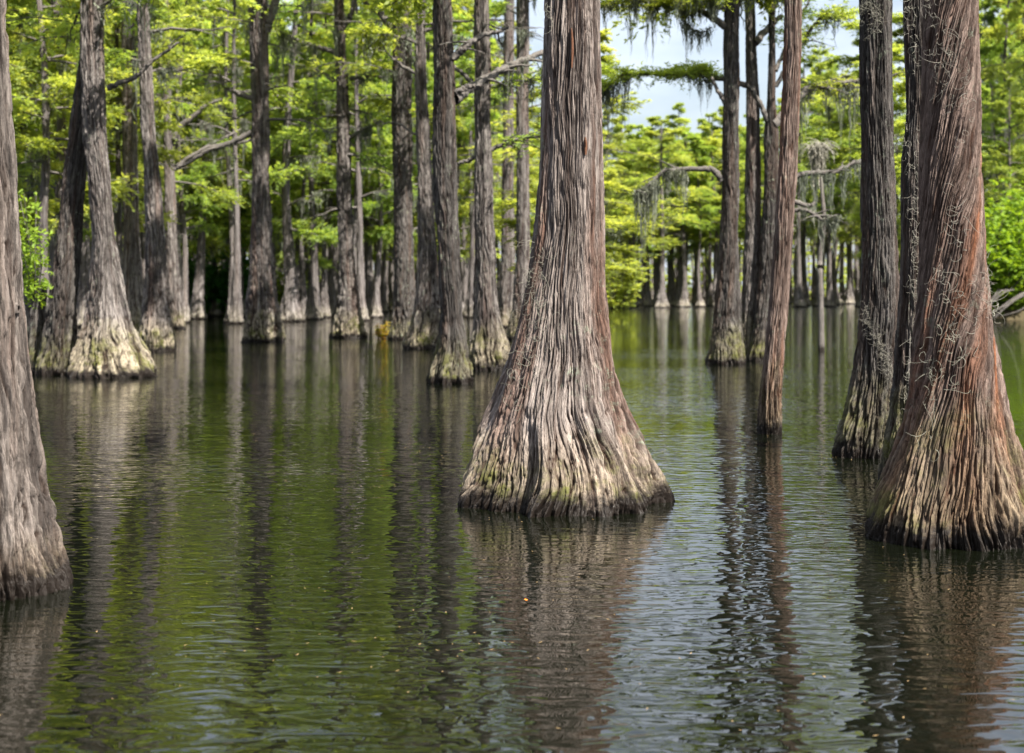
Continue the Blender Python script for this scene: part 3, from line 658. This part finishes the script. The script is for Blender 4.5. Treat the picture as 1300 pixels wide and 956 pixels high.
# sapling behind the near grey trunk, rooted on the old stump
x, y_, z_ = P(44, 385, 24.5)
g, s = Geo(), Geo(); rng = np.random.default_rng(5)
base = np.array([x, 24.5, 1.2])
for k in range(13):
    tpx = rng.uniform(16, 54); ty = rng.uniform(236, 350); top = np.array(P(tpx, ty, 24.5 + rng.uniform(-.5, .5)))
    pp = catmull([base, (base + top) / 2 + rng.normal(0, 0.05, 3), top], 6); tube(s, pp - base, 0.014, 0.005, 4)
    i = rng.integers(3, len(pp), 16); pos = pp[i] - base + rng.normal(0, 0.05, (16, 3))
    dd = rng.normal(0, 1, (16, 3)); dd /= np.linalg.norm(dd, axis=1)[:, None]
    leaves(g, pos, dd, np.full(16, 0.16), rng, 6, 0.12, 0.042, flat=0.4, droop=0.1)
e = empty('broadleaf_sapling', tuple(base), 'bright green leafy sapling growing from the stump behind the grey knotted trunk', 'sapling')
add('foliage', g.mesh('foliage', [M['leaf_broad']]), e); add('stem', s.mesh('stem', [M['limb']]), e)
bx, by, _ = P(1296, 400, 74)
shrub('broadleaf_bush', 'big bright yellow-green leafy bush on the bank beyond the reddish twisted trunk', (bx, 78, 0.5), 3.4, 7.0, 110, 40, 8, 0.34, 0.17, 'leaf_broad', 3)
# fallen grey limbs under the bush
g = Geo(); rng = np.random.default_rng(8)
for k in range(16):
    a = rng.uniform(2.4, 3.9); p = np.array([rng.uniform(-1, 2), rng.uniform(-2, 1), 1.6]); L = rng.uniform(1.5, 3.8)
    q = p + np.array([math.cos(a) * L, rng.uniform(-1.5, 0.2), -1.5 + rng.uniform(-0.1, 0.4)]); tube(g, catmull([p, (p + q) / 2 + rng.normal(0, 0.25, 3), q], 5), 0.035, 0.012, 5)
tag(add('dead_branch', g.mesh('dead_branch', [M['limb']], True), None, (bx, 75.6, 0)), 'tangle of bare grey limbs dipping to the water under the bright bush', 'dead branches')
x, y_, z_ = P(488, 425, 47.5)
shrub('rusty_fern', 'small rusty orange and yellow fern at the waterline by the tall dark cypress', (x, 47.0, 0.02), 0.34, 0.62, 12, 7, 6, 0.14, 0.05, 'leaf_rust', 4, cat='fern')
for i, (px, Z, w, h, sd, lb) in enumerate([(236, 84, 2.2, 5.0, 11, 'dark green bush crowding the water beside the bluish grey cypress'), (262, 88, 1.8, 3.4, 12, 'low dark green bush at the foot of the pink-stemmed cypress'),
                                       (292, 86, 1.9, 4.4, 13, 'dark green bush between two thin cypresses of the dense bank'), (30, 70, 2.2, 5.2, 15, 'shadowy green bush deep behind the grey knotted trunk'),
                                       (784, 118, 2.0, 5.5, 16, 'rounded green bush overhanging the far shore just past the big trunk'), (372, 104, 2.0, 4.2, 17, 'yellow-green bush low behind the open bay'), (1180, 120, 2.6, 5.5, 18, 'small bright bush on the far shore behind the dark straight trunk')]):
    x = (px - CX) * Z / F
    shrub('understory_bush', lb, (x, Z, 0), w, h, 40, 22, 9, 0.34, 0.13, 'leaf_dark' if i not in (4, 5, 6) else 'leaf', sd)

# ------------------------------------------------------------------ background cypresses: prototypes then copies
def proto_trunk(seed, rt, rb, hgt, flare, nu=56, nz=90, strands=13):
    rng = np.random.default_rng(seed)
    z = np.concatenate([[-0.3], np.linspace(0, 1, nz) ** 1.7 * hgt])
    zz = np.clip(z, 0, None)
    r = rt * (1 - 0.78 * zz / hgt) + (rb - rt) * np.exp(-(zz / flare) ** 1.15)
    a, b = rng.uniform(0, 6, 2); amp = rng.uniform(0.05, 0.3)
    cx = amp * np.sin(z * 0.35 + a) * np.clip(z / 5, 0, 1) + rng.normal(0, 0.02) * zz; cy = amp * np.sin(z * 0.3 + b) * np.clip(z / 5, 0, 1)
    v, f, bk, cav = trunk_geo(z, cx, cy, r, nu, strands, 0.035, 0.32, 5, 0.05, seed, rt, 0.10)
    me = make_mesh('trunk', v, f, [M['bark_far']], smooth=True, attrs={'bk': ('FLOAT_VECTOR', bk), 'cav': ('FLOAT', cav * 0.7)})
    axis = lambda q: np.array([np.interp(q, z, cx), np.interp(q, z, cy), q])
    return me, axis

protos = []
for k in range(14):
    rngp = random.Random(500 + k)
    hgt = 20.0; low = [4.0, 5.5, 6.5, 4.6, 7.5, 3.6, 6.0, 5.0, 8.5, 9.5, 7.5, 5.0, 7.0, 6.0][k]
    rt = rngp.uniform(0.17, 0.25); rb = rngp.uniform(0.42, 0.62)
    if 8 <= k <= 10: rt, rb = 0.22, rngp.uniform(0.58, 0.72)
    me, axis = proto_trunk(600 + k, rt, rb, hgt, rngp.uniform(1.0, 1.9))
    g, mg = make_crown(700 + k, low, hgt + 0.3, rngp.uniform(2.8, 3.6) * (1 if k < 11 else 0.75), 37 if k < 11 else 26, 23, 17, 0.27, 0.08, sides=4, lr=0.07, axis=axis, moss_n=5, bare=0.35 if k < 11 else 1.0, sub=1.25)
    protos.append((me, g.mesh('crown', [M['leaf'], M['limb']]), mg.mesh('spanish_moss', [M['moss']]), low))

def bg_tree(k, x, yy, s, rz, label, group=None, sxy=None, parts=(1, 1, 1)):
    e = empty('cypress_tree', (x, yy, 0), label, 'cypress tree', group)
    e.rotation_euler = (0, 0, rz); e.scale = (sxy or s, sxy or s, s)
    for nm, me, on in zip(('trunk', 'crown', 'spanish_moss'), protos[k][:3], parts):
        if on:
            o = add(nm, me, e)
            if nm == 'spanish_moss': o['kind'] = 'stuff'
    return e

placed = [(t[1][0], t[1][1]) for t in T.values()]
rnd = random.Random(4)
# ones the photograph lets us tell apart: (px, waterline y, foot width px, label)
for i, (px, yb, wpx, lb) in enumerate([
    (370, 409, 30, 'forked grey cypress with a slim pale foot, just past the boulder-footed one'),
    (398, 401, 24, 'dark forked cypress standing in open bay water near a yellow bush'),
    (422, 402, 18, 'leaning slim cypress half behind the mossy bell-footed one'),
    (466, 400, 24, 'twin-stemmed pinkish pale cypress past the mossy bell-footed one'),
    (250, 406, 26, 'dark stout cypress at the bank, touching a pinkish slim one'),
    (274, 402, 20, 'pinkish slim cypress with curved foot lit against the dark bank'),
    (297, 402, 16, 'two-toned thin cypress at the end of the dark bank'),
    (347, 404, 20, 'brown cypress peeping out right beside the boulder-footed one'),
    (840, 391, 17, 'pale broken-topped cypress, stoutest of the far row in the open channel'),
    (868, 390, 17, 'far-row cypress with a neat pale cone foot beside the clump of three'),
    (889, 390, 11, 'thin far-row cypress nearly touching the lichen-spotted clump tree'),
    (817, 386, 15, 'twin far-row cypress with wide bright feet'),
    (799, 385, 12, 'grey far-row cypress by the rounded green bush'),
    (851, 386, 10, 'grey thin far-row cypress behind the pale broken-topped one'),
    (783, 387, 11, 'slate grey far-row cypress closest to the big trunk'),
    (1016, 385, 10, 'bright-footed little far-row cypress by the thin crooked sapling'),
    (1062, 387, 22, 'broad grey far-row cypress just past the thin crooked sapling'),
    (1078, 386, 14, 'grey far-row cypress with bright foot beside the dark straight trunk'),
    (58, 432, 34, 'dim grey cypress rising between the near grey trunk and the greenish leaning one'),
    (150, 425, 26, 'pale brown cypress squeezed behind the wide pale buttress'),
    (596, 389, 15, 'small bright-footed cypress seen between green-footed and reddish-brown trunks'),
    (70, 424, 24, 'slim grey cypress rising behind the greenish leaning one'),
    (36, 419, 22, 'dim narrow cypress right beside the grey knotted trunk, behind the leafy sapling'),
    (232, 411, 18, 'slender dark cypress just past the bluish grey one at the bank'),
    (386, 405, 15, 'slender straight cypress between the forked grey and the dark forked ones'),
    (478, 404, 18, 'straight grey cypress just before the rusty fern'),
    (488, 397, 13, 'thin grey cypress rising straight behind the rusty fern'),
    (590, 398, 14, 'narrow cypress standing in the gap behind the green-footed dark one'),
    (452, 398, 12, 'thin dark cypress behind the mossy bell-footed one'),
    (1262, 397, 15, 'dark straight cypress behind the top of the bright bush'),
    (1285, 398, 13, 'slim cypress rising above the bright bush'),
]):
    Z = H * F / (yb - YH) + 0.5; s = wpx * Z / F / 1.05
    hs = min(1.15, max(0.8, s)); x = (px - CX) * Z / F
    k = i % 8 if Z < 115 else 8 + i % 3
    h = hs if Z < 100 else rnd.uniform(0.72, 0.86)
    bg_tree(k, x, Z, h, rnd.uniform(0, 6.28), lb, sxy=s if 0.6 < s < 1.3 else max(0.6, min(1.3, s)))
    placed.append((x, Z))

zones = [(-80, 130, 46, 140, 40), (130, 300, 66, 150, 42), (300, 480, 72, 160, 50), (480, 620, 80, 165, 36), (620, 770, 100, 175, 8), (770, 920, 133, 178, 26), (920, 1110, 131, 178, 26), (1110, 1240, 112, 172, 10), (1240, 1370, 86, 150, 22)]
bg_tree(5, (738 - CX) * 50 / F, 50, 0.52, 1.0, 'small low cypress hidden behind the big trunk, its boughs showing past the trunk', sxy=0.95)
bg_tree(8, (1112 - CX) * 58 / F, 58, 0.64, 2.0, 'slim cypress hidden behind the dark straight trunk, its leafy boughs spreading past it', sxy=1.05)
zlab = ['one of the many grey cypresses in the dense wood behind the wide-buttressed group', 'one of the crowded cypresses behind the dark bank of bushes', 'one of the grey cypresses in the wood beyond the open bay',
        'one of the distant cypresses seen between the dark trunks of the close group', 'one of the distant cypresses hidden behind the big trunk', 'one of the far cypresses behind the row of pale cone feet in the open channel',
        'one of the far cypresses behind the clump of three and the crooked sapling', 'one of the far cypresses glimpsed between the dark straight trunk and the reddish one', 'one of the cypresses behind the bright bush and its bank']
for zi, (pa, pb_, za, zb, cnt) in enumerate(zones):
    made = 0; tries = 0
    while made < cnt and tries < 4000:
        tries += 1
        Z = math.sqrt(rnd.uniform(za ** 2, zb ** 2)) if zi in (4, 7, 8) else za + (zb - za) * rnd.random() ** 1.7; px = rnd.uniform(pa, pb_); x = (px - CX) * Z / F
        if any((x - a) ** 2 + (Z - b) ** 2 < 2.3 ** 2 for a, b in placed): continue
        placed.append((x, Z)); made += 1
        s = rnd.uniform(0.95, 1.22) if zi in (0, 1, 2, 8) else rnd.uniform(0.85, 1.12)
        if zi in (5, 6): s = rnd.uniform(0.76, 0.97) if px < 990 else rnd.uniform(1.0, 1.25)
        if zi == 8: s = rnd.uniform(1.15, 1.45)
        if zi in (4, 7): s = rnd.uniform(0.75, 0.98)
        bg_tree((rnd.randrange(8) if rnd.random() < 0.5 or zi > 3 else rnd.choice((11, 12, 13))) if zi not in (5, 6) else rnd.choice((8, 9, 10, 8, 9, 10, 2)), x, Z, s, rnd.uniform(0, 6.28), zlab[zi], zlab[zi].replace('one of ', ''), sxy=rnd.uniform(0.7, 1.1))

# ------------------------------------------------------------------ the far wood that reads as one mass
rng = np.random.default_rng(99); g = Geo(); lg = Geo()
for k in range(1150):
    x = rng.uniform(-120, 120); yy = rng.uniform(182, 235); hh = rng.uniform(11, 17)
    if k < 420: yy = rng.uniform(140, 182); x = (rng.uniform(-60, 620) - CX) * yy / F
    elif k < 560: yy = rng.uniform(162, 184); x = (rng.uniform(765, 1250) - CX) * yy / F
    tube(g, np.array([[x, yy, -0.3], [x, yy, 0.8], [x + rng.normal(0, .2), yy, 3], [x + rng.normal(0, .6), yy, hh]]), np.array([0.6, 0.35, 0.2, 0.06]) * rng.uniform(0.55, 1.1), 0, 6, 0)
n = 9500
base = np.stack([rng.uniform(-125, 125, n), rng.uniform(182, 236, n), rng.uniform(0.0, 1, n) ** 0.8 * 14.5 + 0.6], 1)
base[:1800, 2] = rng.uniform(0.1, 4.0, 1800)
base[4500:5500, 1] = rng.uniform(179, 188, 1000); base[4500:5500, 2] = rng.uniform(0.1, 5, 1000)
a = rng.uniform(0, 6.28, n); dd = np.stack([np.cos(a), np.sin(a), rng.normal(0, .2, n)], 1)
leaves(g, base, dd, rng.uniform(0.8, 2.2, n), rng, 14, 0.75, 0.30, mi=1)
tag(add('distant_woods', g.mesh('distant_woods', [M['bark_far'], M['leaf']])), 'dense hazy wood of thin grey stems closing off the far side of the pond', 'woods', kind='stuff')

# ------------------------------------------------------------------ ground beyond, water
def sheet(name, fn, nx, ny, x0, x1, y0, y1, mat, label=None, smooth=True):
    xs = np.linspace(x0, x1, nx); ys = np.linspace(y0, y1, ny); X, Y = np.meshgrid(xs, ys); Zz = fn(X, Y)
    v = np.stack([X, Y, Zz], -1).reshape(-1, 3)
    i, j = np.meshgrid(np.arange(ny - 1), np.arange(nx - 1), indexing='ij'); i, j = i.ravel(), j.ravel()
    f = np.stack([i * nx + j, i * nx + j + 1, (i + 1) * nx + j + 1, (i + 1) * nx + j], 1)
    o = add(name, make_mesh(name, v, f, [mat], smooth=smooth)); o['kind'] = 'structure'; return o
gm = plain('leaf_litter', (0.07, 0.055, 0.03), 0.95)
def bankf(X, Y):
    w = perlin(X * 0.07 + 500, Y * 0.07 + 30, 10000, 3) * 5
    return np.clip((Y + w - 186) * 0.05, -0.5, 0.9) + 0.08 * perlin(X * 0.5 + 700, Y * 0.5, 10000, 4)
sheet('far_bank', bankf, 300, 120, -690, 690, 170, 890, gm)
def islef(X, Y):
    d = ((X - bx - 3) / 7.5) ** 2 + ((Y - 79) / 3.0) ** 2 + 0.35 * perlin(X * 0.7 + 300, Y * 0.7 + 90, 10000, 5)
    return 0.8 * np.clip(1.15 - d, -0.4, 1)
sheet('bush_bank', islef, 60, 40, bx - 8, bx + 14, 73, 86, gm)

wm = bpy.data.materials.new('tannin_water'); nt, N, L = nodes_of(wm)
out = N.new('ShaderNodeOutputMaterial'); bs = N.new('ShaderNodeBsdfPrincipled'); L.new(bs.outputs[0], out.inputs[0])
bs.inputs['Base Color'].default_value = (0.003, 0.0038, 0.0018, 1); bs.inputs['Roughness'].default_value = 0.015; bs.inputs['IOR'].default_value = 1.58
tc = N.new('ShaderNodeTexCoord')
def wn(sx, sy, det, dist, rough=0.5, off=0):
    mp = N.new('ShaderNodeMapping'); mp.inputs['Scale'].default_value = (sx, sy, 1); mp.inputs['Location'].default_value = (off, off, 0)
    mp.inputs['Rotation'].default_value = (0, 0, R(8 + off)); L.new(tc.outputs['Object'], mp.inputs[0])
    n = N.new('ShaderNodeTexNoise'); n.inputs['Scale'].default_value = 1; n.inputs['Detail'].default_value = det; n.inputs['Roughness'].default_value = rough
    n.inputs['Distortion'].default_value = dist; L.new(mp.outputs[0], n.inputs['Vector']); return n.outputs['Fac']
def wmath(op, a, b):
    x = N.new('ShaderNodeMath'); x.operation = op
    for s, c in ((0, a), (1, b)):
        if isinstance(c, (int, float)): x.inputs[s].default_value = c
        else: L.new(c, x.inputs[s])
    return x.outputs[0]
h = wmath('ADD', wmath('MULTIPLY', wn(4.6, 10.5, 1, 0.7), 0.95), wmath('MULTIPLY', wn(1.7, 3.6, 1, 0.3, off=3), 0.8))
gust = N.new('ShaderNodeMapRange'); L.new(wn(0.10, 0.22, 2, 0.5, off=5), gust.inputs[0])
gust.inputs[1].default_value = 0.35; gust.inputs[2].default_value = 0.65; gust.inputs[3].default_value = 0.45; gust.inputs[4].default_value = 1.25
bp = N.new('ShaderNodeBump'); bp.inputs['Distance'].default_value = 0.0095; L.new(gust.outputs[0], bp.inputs['Strength']); L.new(h, bp.inputs['Height'])
L.new(bp.outputs[0], bs.inputs['Normal'])
o = sheet('pond_water', lambda X, Y: X * 0, 2, 2, -700, 700, -300, 900, wm, smooth=False)

# floating orange leaf and specks
def floating(px, y, s, mat, label, seed):
    rng = np.random.default_rng(seed); Z = H * F / (y - YH); x = (px - CX) * Z / F; n = 10; v = [(0, 0, 0.004)]
    for k in range(n):
        t = 2 * math.pi * k / n; r = s * (0.5 + 0.5 * abs(math.cos(t))) * rng.uniform(0.85, 1.1); v.append((r * math.cos(t), r * 0.6 * math.sin(t), 0.003 + 0.006 * abs(math.cos(t))))
    f = [(0, 1 + k, 1 + (k + 1) % n) for k in range(n)]
    me = make_mesh('fallen_leaf', np.array(v), np.array(f), [mat], attrs={'tint': ('FLOAT', np.full(len(v), 0.6))})
    o = add('fallen_leaf', me, None, (x, Z, 0.004)); o.rotation_euler = (0, 0, rng.uniform(0, 3)); tag(o, label, 'leaf')
floating(669, 764, 0.018, plain('orange_leaf', (0.7, 0.22, 0.03), 0.5), 'small orange leaf floating on the reflection of the big trunk', 1)

# scattered needles, flakes of bark and pollen specks riding on the surface
rng = np.random.default_rng(12); n = 420; Zs = 5 + 22 * rng.uniform(0, 1, n) ** 1.3; xs = rng.uniform(-0.4, 0.4, n) * Zs
k = rng.integers(0, 26, n); cxs = rng.uniform(-0.36, 0.36, 26) * 10; cys = rng.uniform(5.5, 20, 26); m = rng.uniform(size=n) < 0.55
xs[m] = (cxs[k] + rng.normal(0, 0.25, n))[m]; Zs[m] = (cys[k] + rng.normal(0, 0.5, n))[m]
a = rng.uniform(0, 3.14, n); l = rng.uniform(0.005, 0.016, n); w_ = rng.uniform(0.0015, 0.004, n)
dx, dy = np.cos(a), np.sin(a); q = [np.stack([xs + sx * l * dx - sy * w_ * dy, Zs + sx * l * dy + sy * w_ * dx, np.full(n, 0.005) + 0.002 * (sx > 0)], 1) for sx, sy in ((-1, 0), (0, -1), (1, 0), (0, 1))]
me = make_mesh('floating_debris', np.stack(q, 1).reshape(-1, 3), np.arange(4 * n).reshape(n, 4), [plain('dead_needle', (0.28, 0.19, 0.09), 0.7)])
tag(add('floating_debris', me), 'tiny dead needles and specks scattered on the dark water', 'debris', kind='stuff')

# ------------------------------------------------------------------ light, sky, camera
SUN_EL, SUN_AZ = R(53), math.atan2(0.68, -0.73)     # azimuth clockwise from +Y
w = bpy.data.worlds.new('World'); sc.world = w; w.use_nodes = True; nt = w.node_tree; N, L = nt.nodes, nt.links; N.clear()
out = N.new('ShaderNodeOutputWorld'); bg = N.new('ShaderNodeBackground'); L.new(bg.outputs[0], out.inputs[0])
sky = N.new('ShaderNodeTexSky'); sky.sky_type = 'NISHITA'; sky.sun_disc = False; sky.sun_elevation = SUN_EL; sky.sun_rotation = SUN_AZ; sky.air_density = 1.2; sky.dust_density = 2.5
tc = N.new('ShaderNodeTexCoord'); mp = N.new('ShaderNodeMapping'); mp.inputs['Scale'].default_value = (1.0, 1.0, 2.6); L.new(tc.outputs['Generated'], mp.inputs[0])
n = N.new('ShaderNodeTexNoise'); n.inputs['Scale'].default_value = 2.6; n.inputs['Detail'].default_value = 7; n.inputs['Roughness'].default_value = 0.55; L.new(mp.outputs[0], n.inputs['Vector'])
mr = N.new('ShaderNodeMapRange'); mr.inputs[1].default_value = 0.40; mr.inputs[2].default_value = 0.62; mr.inputs[3].default_value = 0.3; mr.inputs[4].default_value = 0.95; L.new(n.outputs['Fac'], mr.inputs[0])
mx = N.new('ShaderNodeMix'); mx.data_type = 'RGBA'; L.new(mr.outputs[0], mx.inputs[0]); L.new(sky.outputs[0], mx.inputs[6]); mx.inputs[7].default_value = (6.9, 7.5, 8.6, 1)
L.new(mx.outputs[2], bg.inputs['Color']); bg.inputs['Strength'].default_value = 0.055

sd = bpy.data.lights.new('sun', 'SUN'); sd.energy = 5.0; sd.angle = R(0.5); sd.color = (1.0, 0.95, 0.86)
so = bpy.data.objects.new('sun', sd); col.objects.link(so)
dirv = Vector((math.sin(SUN_AZ) * math.cos(SUN_EL), math.cos(SUN_AZ) * math.cos(SUN_EL), math.sin(SUN_EL)))
so.rotation_euler = dirv.to_track_quat('Z', 'Y').to_euler(); so.location = (20, -10, 40)

cam = bpy.data.cameras.new('camera'); co = bpy.data.objects.new('camera', cam); col.objects.link(co)
co.location = (0, 0, H); co.rotation_euler = (R(90), 0, 0)
cam.sensor_width = 36; cam.sensor_fit = 'HORIZONTAL'; cam.lens = 36 * F / 1300; cam.shift_y = -(478 - YH) / 1300
cam.clip_start = 0.1; cam.clip_end = 5000
cam.dof.use_dof = True; cam.dof.focus_distance = 9.7; cam.dof.aperture_fstop = 2.6
sc.camera = co

sc.view_settings.view_transform = 'Standard'; sc.view_settings.look = 'None'; sc.view_settings.gamma = 1; sc.view_settings.exposure = 1.6
sc.view_settings.use_curve_mapping = False
cy = sc.cycles; cy.max_bounces = 7; cy.diffuse_bounces = 4; cy.glossy_bounces = 3; cy.transmission_bounces = 4; cy.transparent_max_bounces = 4
cy.caustics_reflective = False; cy.caustics_refractive = False; cy.use_denoising = True; cy.sample_clamp_indirect = 6
